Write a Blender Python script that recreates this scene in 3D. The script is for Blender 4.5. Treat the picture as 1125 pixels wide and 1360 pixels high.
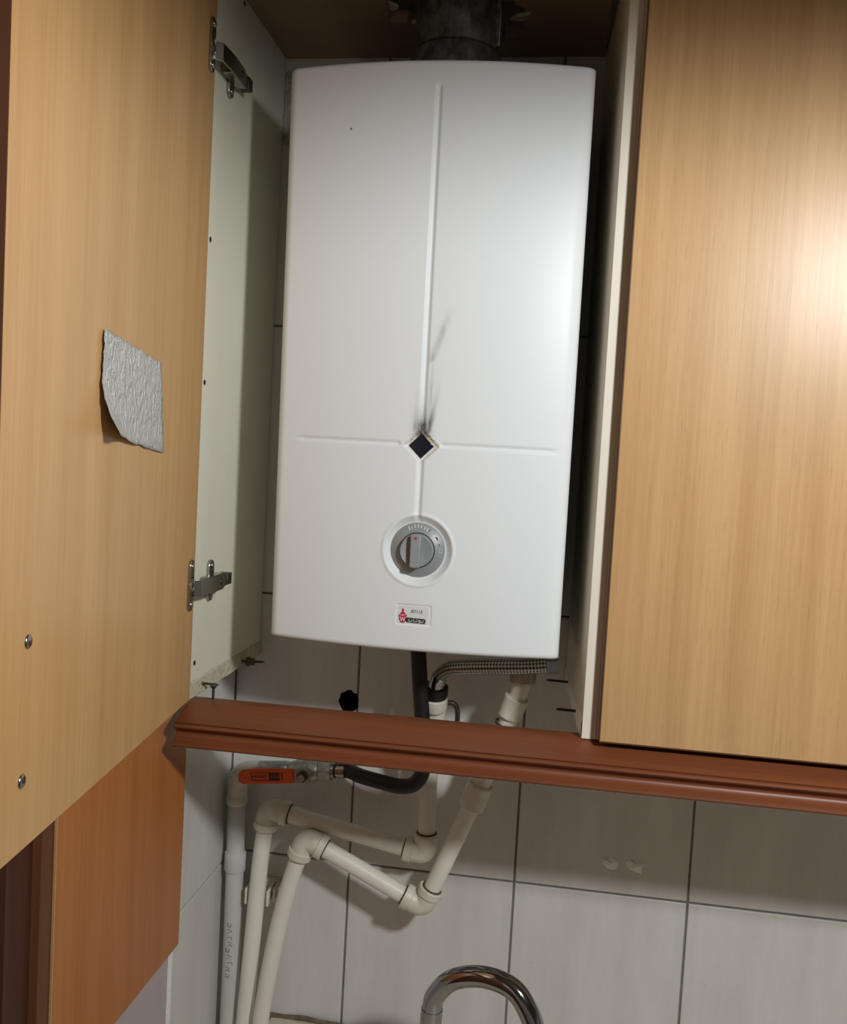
import bpy, bmesh, math, random
from mathutils import Vector, Matrix, noise

for o in list(bpy.data.objects):
    bpy.data.objects.remove(o, do_unlink=True)
scene = bpy.context.scene
C = scene.collection

# ------------------------------------------------------------------ camera
cam_d = bpy.data.cameras.new('camera')
cam = bpy.data.objects.new('camera', cam_d); C.objects.link(cam)
RX = Vector((0.98779, 0.14580, 0.05493))
DN = Vector((0.06311, -0.05204, -0.99665))
FW = Vector((-0.14245, 0.98794, -0.06061))
cam.matrix_world = Matrix(((RX.x, -DN.x, -FW.x, 0.53157),
                           (RX.y, -DN.y, -FW.y, -1.36751),
                           (RX.z, -DN.z, -FW.z, 0.62327),
                           (0, 0, 0, 1)))
cam_d.sensor_fit = 'HORIZONTAL'; cam_d.sensor_width = 36.0
cam_d.lens = 36.0 * 1250.2 / 1125.0
cam_d.clip_start = 0.02
scene.camera = cam

# ------------------------------------------------------------------ world, lights, exposure
w = bpy.data.worlds.new('room_air'); scene.world = w; w.use_nodes = True
w.node_tree.nodes['Background'].inputs[0].default_value = (0.9, 0.93, 1.0, 1)
w.node_tree.nodes['Background'].inputs[1].default_value = 0.0

def light(name, kind, loc, power, col, **kw):
    d = bpy.data.lights.new(name, kind); d.energy = power; d.color = col
    for k, v in kw.items(): setattr(d, k, v)
    o = bpy.data.objects.new(name, d); C.objects.link(o); o.location = loc
    return o
# the kitchen's shaded hanging lamp, behind and right of the camera: it throws its light downwards
lamp = light('kitchen_lamp_light', 'SPOT', (1.10, -1.28, 1.03), 53, (0.955, 0.985, 1.0), shadow_soft_size=0.06, spot_size=math.pi, spot_blend=0.28)
lamp.rotation_euler = Vector((-0.06, 0.105, -1)).to_track_quat('-Z', 'Y').to_euler()
scene.view_settings.view_transform = 'Standard'
scene.view_settings.look = 'None'
scene.view_settings.exposure = 0.0
scene.view_settings.gamma = 1.0
scene.view_settings.use_curve_mapping = False

# ------------------------------------------------------------------ materials
def lin(c):
    return tuple(((x/255.0)/12.92 if x/255.0 <= 0.04045 else ((x/255.0+0.055)/1.055)**2.4) for x in c) + (1.0,)

def new_mat(name):
    m = bpy.data.materials.new(name); m.use_nodes = True
    nt = m.node_tree; b = nt.nodes['Principled BSDF']
    return m, nt, b

def N(nt, t, **kw):
    n = nt.nodes.new(t)
    for k, v in kw.items():
        if k.startswith('i_'):
            n.inputs[k[2:].replace('_', ' ')].default_value = v
        else: setattr(n, k, v)
    return n

def coords(nt, scale=(1, 1, 1), kind='Object'):
    tc = N(nt, 'ShaderNodeTexCoord'); mp = N(nt, 'ShaderNodeMapping')
    mp.inputs['Scale'].default_value = scale
    nt.links.new(tc.outputs[kind], mp.inputs['Vector'])
    return mp.outputs['Vector']

def mat(name, rgb, rough=0.5, metal=0.0, var=0.0, vscale=(20, 20, 20), bump=0.0, bscale=(200, 200, 200), coat=0.0, spec=0.5):
    m, nt, b = new_mat(name)
    c = lin(rgb)
    b.inputs['Roughness'].default_value = rough
    b.inputs['Metallic'].default_value = metal
    b.inputs['Coat Weight'].default_value = coat
    b.inputs['Specular IOR Level'].default_value = spec
    b.inputs['Base Color'].default_value = c
    if var > 0:
        nz = N(nt, 'ShaderNodeTexNoise', i_Scale=1.0, i_Detail=6.0, i_Roughness=0.6)
        nt.links.new(coords(nt, vscale), nz.inputs['Vector'])
        cr = N(nt, 'ShaderNodeValToRGB')
        cr.color_ramp.elements[0].position = 0.3; cr.color_ramp.elements[1].position = 0.7
        cr.color_ramp.elements[0].color = tuple(x*(1-var) for x in c[:3]) + (1,)
        cr.color_ramp.elements[1].color = tuple(min(1, x*(1+var*0.6)) for x in c[:3]) + (1,)
        nt.links.new(nz.outputs['Fac'], cr.inputs['Fac'])
        nt.links.new(cr.outputs['Color'], b.inputs['Base Color'])
    if bump > 0:
        n2 = N(nt, 'ShaderNodeTexNoise', i_Scale=1.0, i_Detail=4.0)
        nt.links.new(coords(nt, bscale), n2.inputs['Vector'])
        bp = N(nt, 'ShaderNodeBump', i_Strength=bump, i_Distance=0.002)
        nt.links.new(n2.outputs['Fac'], bp.inputs['Height'])
        nt.links.new(bp.outputs['Normal'], b.inputs['Normal'])
    return m

def wood(name, light_c, dark_c, rough=0.35, s=1.0, pores=0.35, horiz=False, coat=0.0, spec=0.5):
    """straight-grained laminate; grain runs along z (or x)"""
    m, nt, b = new_mat(name)
    def sc(a, l): return (l, a, a) if horiz else (a, a, l)
    n1 = N(nt, 'ShaderNodeTexNoise', i_Scale=1.0, i_Detail=3.0, i_Roughness=0.55)
    nt.links.new(coords(nt, sc(26*s, 0.9)), n1.inputs['Vector'])
    n2 = N(nt, 'ShaderNodeTexNoise', i_Scale=1.0, i_Detail=5.0, i_Roughness=0.7)
    nt.links.new(coords(nt, sc(170*s, 5.0)), n2.inputs['Vector'])
    n3 = N(nt, 'ShaderNodeTexNoise', i_Scale=1.0, i_Detail=2.0)
    nt.links.new(coords(nt, sc(620*s, 26.0)), n3.inputs['Vector'])
    mx = N(nt, 'ShaderNodeMix', data_type='FLOAT'); mx.inputs[0].default_value = 0.45
    nt.links.new(n1.outputs['Fac'], mx.inputs[2]); nt.links.new(n2.outputs['Fac'], mx.inputs[3])
    cr = N(nt, 'ShaderNodeValToRGB')
    cr.color_ramp.elements[0].position = 0.36; cr.color_ramp.elements[1].position = 0.62
    cr.color_ramp.elements[0].color = lin(dark_c); cr.color_ramp.elements[1].color = lin(light_c)
    nt.links.new(mx.outputs[0], cr.inputs['Fac'])
    pr = N(nt, 'ShaderNodeMapRange'); pr.inputs[1].default_value = 0.60; pr.inputs[2].default_value = 0.72
    pr.inputs[3].default_value = 0.0; pr.inputs[4].default_value = pores
    nt.links.new(n3.outputs['Fac'], pr.inputs[0])
    mc = N(nt, 'ShaderNodeMix', data_type='RGBA')
    nt.links.new(pr.outputs[0], mc.inputs[0]); nt.links.new(cr.outputs['Color'], mc.inputs[6])
    mc.inputs[7].default_value = tuple(x*0.62 for x in lin(dark_c)[:3]) + (1,)
    nt.links.new(mc.outputs[2], b.inputs['Base Color'])
    b.inputs['Roughness'].default_value = rough
    b.inputs['Coat Weight'].default_value = coat
    b.inputs['Specular IOR Level'].default_value = spec
    b.inputs['Coat Roughness'].default_value = 0.3
    bp = N(nt, 'ShaderNodeBump', i_Strength=0.08, i_Distance=0.001)
    nt.links.new(n2.outputs['Fac'], bp.inputs['Height'])
    nt.links.new(bp.outputs['Normal'], b.inputs['Normal'])
    return m

M = {}
M['door'] = wood('beech_laminate', (210, 167, 114), (194, 149, 96), rough=0.36, pores=0.22)
M['oak'] = wood('oak_laminate', (208, 167, 117), (190, 148, 99), rough=0.34, pores=0.4, s=1.2, spec=0.32)
M['panelwood'] = wood('cherry_laminate', (186, 116, 56), (168, 99, 44), rough=0.4, pores=0.2)
M['mahogany'] = wood('mahogany_moulding', (130, 74, 44), (114, 61, 34), rough=0.42, pores=0.1, horiz=True)
M['darkwood'] = wood('dark_door_wood', (110, 66, 34), (90, 50, 22), rough=0.45, pores=0.2)
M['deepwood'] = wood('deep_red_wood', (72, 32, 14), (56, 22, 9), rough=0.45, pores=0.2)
M['edgeband'] = mat('brown_edge_band', (92, 58, 38), 0.5)
M['cream'] = mat('cream_melamine', (233, 229, 210), 0.45, var=0.04, vscale=(14, 14, 5))
M['creamedge'] = mat('cream_edge_band', (238, 230, 212), 0.5, var=0.05, vscale=(60, 60, 10))
M['raw'] = mat('raw_chipboard', (206, 200, 172), 0.85, var=0.3, vscale=(160, 160, 160), bump=0.5, bscale=(500, 500, 500))
M['topboard'] = mat('cabinet_top_board', (150, 128, 100), 0.6, var=0.12, vscale=(9, 9, 9))
M['tile'] = None
M['grout'] = mat('grey_grout', (134, 132, 128), 0.9, var=0.2, vscale=(60, 60, 60))
M['plaster'] = mat('lilac_wall_paint', (186, 172, 172), 0.75, var=0.06, vscale=(12, 12, 12), bump=0.12, bscale=(90, 90, 90))
M['wallwhite'] = mat('white_wall_paint', (176, 172, 164), 0.8, var=0.02)
M['floor'] = mat('grey_floor_tile', (122, 116, 108), 0.4, var=0.1)
M['cavity'] = mat('dark_wall_cavity', (40, 33, 28), 0.95, var=0.4, vscale=(120, 120, 120), bump=0.8)
M['residue'] = mat('white_adhesive', (250, 248, 244), 0.8, var=0.1, vscale=(200, 200, 200), bump=0.6)
M['pvc'] = mat('white_pipe_plastic', (238, 233, 220), 0.38, var=0.07, vscale=(30, 30, 12), bump=0.05)
M['pvcfit'] = mat('white_fitting_plastic', (226, 220, 204), 0.42, var=0.14, vscale=(60, 60, 60), bump=0.1)
M['greypipe'] = mat('grey_painted_pipe', (206, 203, 198), 0.42, var=0.08, vscale=(40, 40, 8), bump=0.08)
M['seam'] = mat('dirty_joint', (92, 80, 64), 0.85, var=0.3, vscale=(150, 150, 150))
M['ink'] = mat('dark_print', (58, 54, 52), 0.8)
M['brass'] = mat('nickel_valve_metal', (176, 174, 164), 0.38, metal=0.75, var=0.3, vscale=(120, 120, 120), bump=0.5, bscale=(300, 300, 300))
M['orange'] = mat('orange_lever_coating', (232, 92, 24), 0.45, var=0.06, vscale=(60, 60, 60))
M['black'] = mat('black_rubber', (24, 23, 26), 0.5, var=0.15, vscale=(60, 60, 60), bump=0.1)
M['steel'] = mat('hinge_nickel', (172, 168, 160), 0.24, metal=1.0, var=0.12, vscale=(90, 90, 90))
M['screwm'] = mat('dark_screw_steel', (88, 82, 74), 0.45, metal=0.8, var=0.3, vscale=(300, 300, 300))
M['chrome'] = mat('chrome', (168, 170, 173), 0.10, metal=1.0, var=0.06, vscale=(40, 40, 40), bump=0.03, bscale=(120, 120, 120))
M['galv'] = None
M['greyplastic'] = mat('grey_knob_plastic', (150, 154, 155), 0.38)
M['dial'] = mat('grey_dial_plastic', (146, 150, 150), 0.36)
M['knobgap'] = mat('knob_gap', (36, 36, 36), 0.7)
M['red'] = mat('red_print', (196, 50, 74), 0.5)
M['glassblack'] = mat('black_window_glass', (20, 24, 34), 0.12, coat=0.4)
M['badge'] = mat('badge_plate', (226, 230, 230), 0.35)
M['paleink'] = mat('pale_print', (208, 210, 210), 0.6)
M['counter'] = mat('beige_countertop', (212, 202, 182), 0.45, var=0.08, vscale=(40, 40, 40))
M['caulk'] = mat('brown_caulk', (120, 104, 84), 0.85, var=0.4, vscale=(90, 90, 90), bump=0.6)

# tiles: pale grey glaze with faint streaks and specks
m, nt, b = new_mat('grey_wall_tile'); M['tile'] = m
n1 = N(nt, 'ShaderNodeTexNoise', i_Scale=1.0, i_Detail=6.0, i_Roughness=0.65); nt.links.new(coords(nt, (16, 16, 3.0)), n1.inputs['Vector'])
n2 = N(nt, 'ShaderNodeTexNoise', i_Scale=1.0, i_Detail=2.0); nt.links.new(coords(nt, (140, 140, 90)), n2.inputs['Vector'])
cr = N(nt, 'ShaderNodeValToRGB'); cr.color_ramp.elements[0].position = 0.3; cr.color_ramp.elements[1].position = 0.7
cr.color_ramp.elements[0].color = lin((206, 202, 196)); cr.color_ramp.elements[1].color = lin((224, 221, 216))
nt.links.new(n1.outputs['Fac'], cr.inputs['Fac'])
sp = N(nt, 'ShaderNodeMapRange'); sp.inputs[1].default_value = 0.73; sp.inputs[2].default_value = 0.78; sp.inputs[4].default_value = 0.45
nt.links.new(n2.outputs['Fac'], sp.inputs[0])
mc = N(nt, 'ShaderNodeMix', data_type='RGBA'); nt.links.new(sp.outputs[0], mc.inputs[0]); nt.links.new(cr.outputs['Color'], mc.inputs[6])
mc.inputs[7].default_value = lin((140, 132, 122)); nt.links.new(mc.outputs[2], b.inputs['Base Color'])
b.inputs['Roughness'].default_value = 0.38

# galvanised flue: dark mottled zinc
m, nt, b = new_mat('galvanised_flue'); M['galv'] = m
n1 = N(nt, 'ShaderNodeTexNoise', i_Scale=1.0, i_Detail=8.0, i_Roughness=0.7); nt.links.new(coords(nt, (70, 70, 40)), n1.inputs['Vector'])
cr = N(nt, 'ShaderNodeValToRGB'); cr.color_ramp.elements[0].position = 0.35; cr.color_ramp.elements[1].position = 0.72
cr.color_ramp.elements[0].color = lin((96, 102, 104)); cr.color_ramp.elements[1].color = lin((168, 176, 178))
nt.links.new(n1.outputs['Fac'], cr.inputs['Fac']); nt.links.new(cr.outputs['Color'], b.inputs['Base Color'])
b.inputs['Metallic'].default_value = 0.8
rr = N(nt, 'ShaderNodeMapRange'); rr.inputs[3].default_value = 0.3; rr.inputs[4].default_value = 0.6
nt.links.new(n1.outputs['Fac'], rr.inputs[0]); nt.links.new(rr.outputs[0], b.inputs['Roughness'])

# crumpled kitchen foil
m, nt, b = new_mat('crumpled_foil'); M['foil'] = m
b.inputs['Metallic'].default_value = 0.55; b.inputs['Roughness'].default_value = 0.4
b.inputs['Base Color'].default_value = lin((208, 208, 203))
n1 = N(nt, 'ShaderNodeTexNoise', i_Scale=1.0, i_Detail=5.0, i_Roughness=0.65); nt.links.new(coords(nt, (210, 210, 90)), n1.inputs['Vector'])
bp = N(nt, 'ShaderNodeBump', i_Strength=1.0, i_Distance=0.006)
nt.links.new(n1.outputs['Fac'], bp.inputs['Height']); nt.links.new(bp.outputs['Normal'], b.inputs['Normal'])

# braided steel hose (uses the sweep's UVs)
m, nt, b = new_mat('braided_steel'); M['braid'] = m
b.inputs['Metallic'].default_value = 0.9; b.inputs['Roughness'].default_value = 0.3
uv = coords(nt, (1, 1, 1), 'UV'); sep = N(nt, 'ShaderNodeSeparateXYZ'); nt.links.new(uv, sep.inputs[0])
def mth(op, a, bb):
    n = N(nt, 'ShaderNodeMath', operation=op)
    for i, v in enumerate((a, bb)):
        if v is None: continue
        if isinstance(v, (int, float)): n.inputs[i].default_value = v
        else: nt.links.new(v, n.inputs[i])
    return n.outputs[0]
u_, v_ = mth('MULTIPLY', sep.outputs[0], 2*math.pi*6), mth('MULTIPLY', sep.outputs[1], 2*math.pi*120)
s1 = mth('SINE', mth('ADD', u_, v_), None); s2 = mth('SINE', mth('SUBTRACT', u_, v_), None)
wv = mth('MULTIPLY', s1, s2)
mr = N(nt, 'ShaderNodeMapRange'); mr.inputs[1].default_value = -1; mr.inputs[2].default_value = 1
nt.links.new(wv, mr.inputs[0])
cr = N(nt, 'ShaderNodeValToRGB'); cr.color_ramp.elements[0].color = lin((62, 62, 60)); cr.color_ramp.elements[1].color = lin((206, 206, 200))
cr.color_ramp.elements[0].position = 0.25; cr.color_ramp.elements[1].position = 0.65
nt.links.new(mr.outputs[0], cr.inputs['Fac']); nt.links.new(cr.outputs['Color'], b.inputs['Base Color'])
bp = N(nt, 'ShaderNodeBump', i_Strength=0.7, i_Distance=0.001); nt.links.new(mr.outputs[0], bp.inputs['Height']); nt.links.new(bp.outputs['Normal'], b.inputs['Normal'])

# heater enamel: white, with soot and scorch marks carried by mesh attributes
m, nt, b = new_mat('white_enamel'); M['enamel'] = m
a1 = N(nt, 'ShaderNodeAttribute', attribute_name='soot'); a2 = N(nt, 'ShaderNodeAttribute', attribute_name='rust')
nz = N(nt, 'ShaderNodeTexNoise', i_Scale=1.0, i_Detail=5.0, i_Roughness=0.7); nt.links.new(coords(nt, (420, 420, 90)), nz.inputs['Vector'])
k = N(nt, 'ShaderNodeMapRange'); k.inputs[1].default_value = 0.3; k.inputs[2].default_value = 0.65; k.inputs[3].default_value = 0.55; k.inputs[4].default_value = 1.0
nt.links.new(nz.outputs['Fac'], k.inputs[0])
mx1 = N(nt, 'ShaderNodeMix', data_type='RGBA'); mx2 = N(nt, 'ShaderNodeMix', data_type='RGBA')
mx1.inputs[6].default_value = lin((233, 237, 238)); mx1.inputs[7].default_value = lin((196, 172, 128)); 
nz2 = N(nt, 'ShaderNodeTexNoise', i_Scale=380.0, i_Detail=3.0); tc = N(nt, 'ShaderNodeTexCoord'); nt.links.new(tc.outputs['Object'], nz2.inputs['Vector'])
k2 = N(nt, 'ShaderNodeMapRange'); k2.inputs[1].default_value = 0.42; k2.inputs[2].default_value = 0.6
nt.links.new(nz2.outputs['Fac'], k2.inputs[0])
nt.links.new(mth('MULTIPLY', a2.outputs['Fac'], k2.outputs[0]), mx1.inputs[0])
nt.links.new(mth('MULTIPLY', a1.outputs['Fac'], k.outputs[0]), mx2.inputs[0])
nt.links.new(mx1.outputs[2], mx2.inputs[6]); mx2.inputs[7].default_value = lin((46, 44, 42))
nt.links.new(mx2.outputs[2], b.inputs['Base Color'])
b.inputs['Roughness'].default_value = 0.34; b.inputs['Specular IOR Level'].default_value = 0.16

# ------------------------------------------------------------------ geometry helpers
class MB:
    def __init__(self): self.v = []; self.f = []; self.uv = {}
    def add(self, vs, fs):
        o = len(self.v); self.v += [Vector(x) for x in vs]; self.f += [tuple(i+o for i in f) for f in fs]; return self
    def box(self, x0, x1, y0, y1, z0, z1):
        vs = [(x, y, z) for x in (x0, x1) for y in (y0, y1) for z in (z0, z1)]
        return self.add(vs, [(0, 1, 3, 2), (4, 6, 7, 5), (0, 4, 5, 1), (2, 3, 7, 6), (0, 2, 6, 4), (1, 5, 7, 3)])
    def obox(self, c, ax, ay, az):
        """oriented box: centre and three half-extent vectors"""
        c, ax, ay, az = map(Vector, (c, ax, ay, az))
        vs = [c+sx*ax+sy*ay+sz*az for sx in (-1, 1) for sy in (-1, 1) for sz in (-1, 1)]
        return self.add(vs, [(0, 1, 3, 2), (4, 6, 7, 5), (0, 4, 5, 1), (2, 3, 7, 6), (0, 2, 6, 4), (1, 5, 7, 3)])
    def prism(self, poly, axis, d):
        """poly: 3D points in order, extruded along vector d"""
        n = len(poly); a = [Vector(p) for p in poly]; d = Vector(d)
        fs = [tuple(range(n)), tuple(range(2*n-1, n-1, -1))] + [(i, i+n, (i+1) % n+n, (i+1) % n) for i in range(n)]
        return self.add(a+[p+d for p in a], fs)
    def tube(self, path, r, n=20, cap=True, uv=False):
        path = [Vector(p) for p in path]; m = len(path)
        rs = r if isinstance(r, (list, tuple)) else [r]*m
        t0 = (path[1]-path[0]).normalized()
        up = Vector((0, 0, 1)) if abs(t0.z) < 0.9 else Vector((0, 1, 0))
        nrm = (up - t0*up.dot(t0)).normalized()
        vs = []; L = 0; Ls = []
        for i, p in enumerate(path):
            if i == 0: t = t0
            elif i == m-1: t = (path[i]-path[i-1]).normalized()
            else: t = ((path[i+1]-p).normalized()+(p-path[i-1]).normalized()).normalized()
            if i: L += (p-path[i-1]).length
            Ls.append(L)
            nrm = (nrm - t*nrm.dot(t)).normalized(); bn = t.cross(nrm)
            for k in range(n):
                a = 2*math.pi*k/n
                vs.append(p + (nrm*math.cos(a)+bn*math.sin(a))*rs[i])
        o = len(self.f)
        fs = []
        for i in range(m-1):
            for k in range(n):
                k2 = (k+1) % n
                fs.append((i*n+k, i*n+k2, (i+1)*n+k2, (i+1)*n+k))
                if uv: self.uv[o+len(fs)-1] = [(k/n, Ls[i]), ((k+1)/n, Ls[i]), ((k+1)/n, Ls[i+1]), (k/n, Ls[i+1])]
        if cap: fs += [tuple(range(n-1, -1, -1)), tuple((m-1)*n+k for k in range(n))]
        return self.add(vs, fs)
    def lathe(self, c, axis, prof, n=48):
        """prof: (distance along axis, radius)"""
        c = Vector(c); ax = Vector(axis).normalized()
        u = ax.orthogonal().normalized(); w_ = ax.cross(u); vs = []; fs = []
        for (h, r) in prof:
            for k in range(n):
                a = 2*math.pi*k/n; vs.append(c+ax*h+(u*math.cos(a)+w_*math.sin(a))*r)
        for i in range(len(prof)-1):
            for k in range(n):
                k2 = (k+1) % n; fs.append((i*n+k, i*n+k2, (i+1)*n+k2, (i+1)*n+k))
        fs += [tuple(range(n-1, -1, -1)), tuple((len(prof)-1)*n+k for k in range(n))]
        return self.add(vs, fs)
    def build(self, name, material, parent=None, bevel=0.0, smooth=True, angle=35, seg=2):
        off = Vector((0, 0, 0))
        q = parent
        while q is not None: off += q.location; q = q.parent
        me = bpy.data.meshes.new(name)
        me.from_pydata([tuple(v-off) for v in self.v], [], self.f)
        bm = bmesh.new(); bm.from_mesh(me)
        if not self.uv: bmesh.ops.recalc_face_normals(bm, faces=bm.faces)
        bm.to_mesh(me); bm.free()
        if self.uv:
            l = me.uv_layers.new(name='UVMap')
            for p in me.polygons:
                if p.index in self.uv:
                    for li, c in zip(p.loop_indices, self.uv[p.index]): l.data[li].uv = c
        if smooth:
            me.shade_smooth(); me.set_sharp_from_angle(angle=math.radians(angle))
        me.materials.append(M[material] if isinstance(material, str) else material)
        o = bpy.data.objects.new(name, me); C.objects.link(o)
        if parent: o.parent = parent
        if bevel > 0:
            bv = o.modifiers.new('bevel', 'BEVEL'); bv.width = bevel; bv.segments = seg; bv.limit_method = 'ANGLE'
            bv.angle_limit = math.radians(40)
        return o

def tag(o, label=None, cat=None, group=None, kind=None):
    if label: o['label'] = label
    if cat: o['category'] = cat
    if group: o['group'] = group
    if kind: o['kind'] = kind
    return o
def thing(name, loc, label, cat, group=None, kind=None):
    o = bpy.data.objects.new(name, None); C.objects.link(o); o.location = loc
    o.empty_display_size = 0.05
    return tag(o, label, cat, group, kind)

def fillet(path, r, n=8):
    """round the inner corners of a polyline"""
    path = [Vector(p) for p in path]; out = [path[0]]
    for i in range(1, len(path)-1):
        a, b_, c = path[i-1], path[i], path[i+1]
        d1 = (a-b_); d2 = (c-b_); rr = min(r, d1.length*0.49, d2.length*0.49)
        p0 = b_+d1.normalized()*rr; p2 = b_+d2.normalized()*rr
        for k in range(n+1):
            t = k/n; out.append(p0*(1-t)**2+b_*2*t*(1-t)+p2*t*t)
    out.append(path[-1]); return out
def spline(pts, n=8):
    P = [Vector(p) for p in pts]; out = []
    for i in range(len(P)-1):
        p0 = P[i-1] if i else P[0]*2-P[1]; p1 = P[i]; p2 = P[i+1]; p3 = P[i+2] if i+2 < len(P) else P[-1]*2-P[-2]
        for k in range(n):
            t = k/n
            out.append(0.5*((2*p1)+(p2-p0)*t+(2*p0-5*p1+4*p2-p3)*t*t+(3*p1-p0-3*p2+p3)*t**3))
    out.append(P[-1]); return out
def lerp(a, b_, t): return Vector(a)*(1-t)+Vector(b_)*t

random.seed(7)
# ================================================================== the room
XL = 0.059          # face of the left wall's tiles
HX, HZ = 0.2365, 0.2475
cut = MB()
ring = []
for k in range(18):
    a = 2*math.pi*k/18; r = 0.0165+random.uniform(-0.0022, 0.0016)
    ring.append((HX+r*math.cos(a), -0.02, HZ+r*1.1*math.sin(a)))
cut.prism(ring, None, (0, 0.10, 0))
cutter = cut.build('cutter', 'cavity', smooth=False)
def carve(o):
    md = o.modifiers.new('hole', 'BOOLEAN'); md.object = cutter; md.operation = 'DIFFERENCE'; md.solver = 'EXACT'; md.material_mode = 'TRANSFER'
    dg = bpy.context.evaluated_depsgraph_get()
    me = bpy.data.meshes.new_from_object(o.evaluated_get(dg)); o.modifiers.remove(md); o.data = me
def structure(mb, name, m, label, cat='wall', **kw):
    o = mb.build(name, m, smooth=False, **kw); return tag(o, label, cat, kind='structure')
wall_back = structure(MB().box(-0.1, 3.2, 0.003, 0.14, -1.2, 1.5), 'wall_back', 'grout', 'tiled kitchen wall behind the water heater')
carve(wall_back)
wall_left = structure(MB().box(-0.1, 0.0545, -3.2, 0.003, -1.2, 1.5), 'wall_left', 'plaster', 'lilac painted side wall left of the pipes')
structure(MB().box(3.2, 3.3, -3.2, 0.14, -1.2, 1.5), 'wall_right', 'wallwhite', 'white painted wall on the far right')
structure(MB().box(-0.1, 3.3, -3.3, -3.2, -1.2, 1.5), 'wall_front', 'wallwhite', 'white painted wall behind the viewer')
structure(MB().box(-0.1, 3.3, -3.3, 0.14, -1.3, -1.2), 'floor', 'floor', 'grey kitchen floor', 'floor')
structure(MB().box(-0.1, 3.3, -3.3, 0.14, 1.5, 1.6), 'ceiling', 'wallwhite', 'white kitchen ceiling', 'ceiling')

TW, TH, G = 0.25, 0.4014, 0.0017
def tile_mesh(w_, h_):
    v = []; e = 0.0012
    for (y, i) in ((0.0034, 0), (0.0009, 0), (0.0, e)):
        v += [(i, y, i), (w_-i, y, i), (w_-i, y, h_-i), (i, y, h_-i)]
    f = [(3, 2, 1, 0), (8, 9, 10, 11)]
    for l in (0, 4):
        for k in range(4): f.append((l+k, l+(k+1) % 4, l+4+(k+1) % 4, l+4+k))
    me = bpy.data.meshes.new('tile'); me.from_pydata(v, [], f)
    bm = bmesh.new(); bm.from_mesh(me); bmesh.ops.recalc_face_normals(bm, faces=bm.faces); bm.to_mesh(me); bm.free()
    me.materials.append(M['tile']); return me
full = tile_mesh(TW-2*G, TH-2*G)
rows = [-1, 0, 1, 2]
for j in rows:
    for i in range(-1, 9):
        x0, x1 = i*TW+G, (i+1)*TW-G
        if i == -1: continue
        if j >= 1 and i > 2: continue
        if i == 0:
            x0 = XL+0.001; me = tile_mesh(x1-x0, TH-2*G)
        else: me = full
        o = bpy.data.objects.new('tile', me); C.objects.link(o); o.parent = wall_back
        o.location = (x0, random.uniform(-0.0003, 0.0002), j*TH+G)
        if i == 0 and j == 0:
            dgu = bpy.context.view_layer.update(); carve(o)
# the side wall's cut tiles, turned to face +x
for j, z0 in ((-1, -0.4135), (0, -0.0121), (1, 0.3893), (2, 0.7907)):
    o = bpy.data.objects.new('tile', tile_mesh(0.206, TH-2*G)); C.objects.link(o); o.parent = wall_left
    o.rotation_euler = (0, 0, math.pi/2); o.location = (XL-0.0004, -0.2075, z0+G)
bpy.context.view_layer.update()
bpy.data.objects.remove(cutter, do_unlink=True)
tag(MB().box(XL-0.004, XL+0.0006, -0.2115, -0.2076, -0.45, -0.02).build('tile_edge_bead', 'residue', wall_left, smooth=False))

# wooden panel and door frame on the left wall
wp = thing('wall_panel', (0.065, -0.38, -0.033), 'orange-brown wooden wall panel under the open cabinet door', 'panel')
MB().box(0.0547, 0.075, -0.543, -0.2255, -0.033, 1.2).build('board', 'panelwood', wp, bevel=0.001)
MB().box(0.0547, 0.0758, -0.5445, -0.5432, -0.033, 1.2).build('edge_band', 'oak', wp, smooth=False)
dr = thing('door_1', (0.06, -0.95, -1.2), 'dark reddish-brown wooden door and frame on the left wall', 'door', kind='structure')
cas = [(-0.5446, 0.0547), (-0.5446, 0.0735), (-0.551, 0.0735), (-0.552, 0.0752), (-0.570, 0.0752), (-0.573, 0.0685), (-0.612, 0.0665), (-0.615, 0.0715), (-0.622, 0.0725), (-0.626, 0.0665), (-0.640, 0.0655), (-0.640, 0.0547)]
MB().prism([(x, y, -1.2) for y, x in cas[:6]] + [(0.0547, -0.573, -1.2)], None, (0, 0, 2.45)).build('casing', 'darkwood', dr, smooth=False)
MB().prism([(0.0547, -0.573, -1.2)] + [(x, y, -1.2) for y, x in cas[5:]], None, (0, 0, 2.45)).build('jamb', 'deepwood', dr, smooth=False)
MB().box(0.0547, 0.060, -1.40, -0.6402, -1.2, 1.10).build('door_leaf', 'darkwood', dr, bevel=0.002)
MB().box(0.0547, 0.072, -1.47, -1.4002, -1.2, 1.25).build('casing', 'darkwood', dr, bevel=0.004)
MB().box(0.0547, 0.072, -1.40, -0.6402, 1.1002, 1.25).build('casing', 'darkwood', dr, bevel=0.004)

# dabs of old adhesive on the tiles
def splat(name, cx, cz, r, label, seed, th=0.004):
    random.seed(seed); b_ = MB(); n = 14; vs = [(cx, -th, cz)]; 
    for s_ in (0.5, 1.0):
        for k in range(n):
            a = 2*math.pi*k/n; q = r*s_*random.uniform(0.6, 1.25)
            vs.append((cx+q*math.cos(a), -th*(1.1-s_)*random.uniform(0.5, 1.3)-0.0002, cz+q*0.8*math.sin(a)))
    for k in range(n):
        vs.append((vs[1+n+k][0], 0.0008, vs[1+n+k][2]))
    fs = [(0, 1+k, 1+(k+1) % n) for k in range(n)]
    for l in (1, 1+n): fs += [(l+k, l+n+k, l+n+(k+1) % n, l+(k+1) % n) for k in range(n)]
    fs.append(tuple(1+2*n+k for k in range(n)))
    o = b_.add(vs, fs).build(name, 'residue'); return tag(o, label, 'adhesive', 'old adhesive dabs on the tiles')
splat('adhesive_dab', 0.6375, 0.0455, 0.011, 'white dab of old adhesive on tile, left of a pair', 3)
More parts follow.
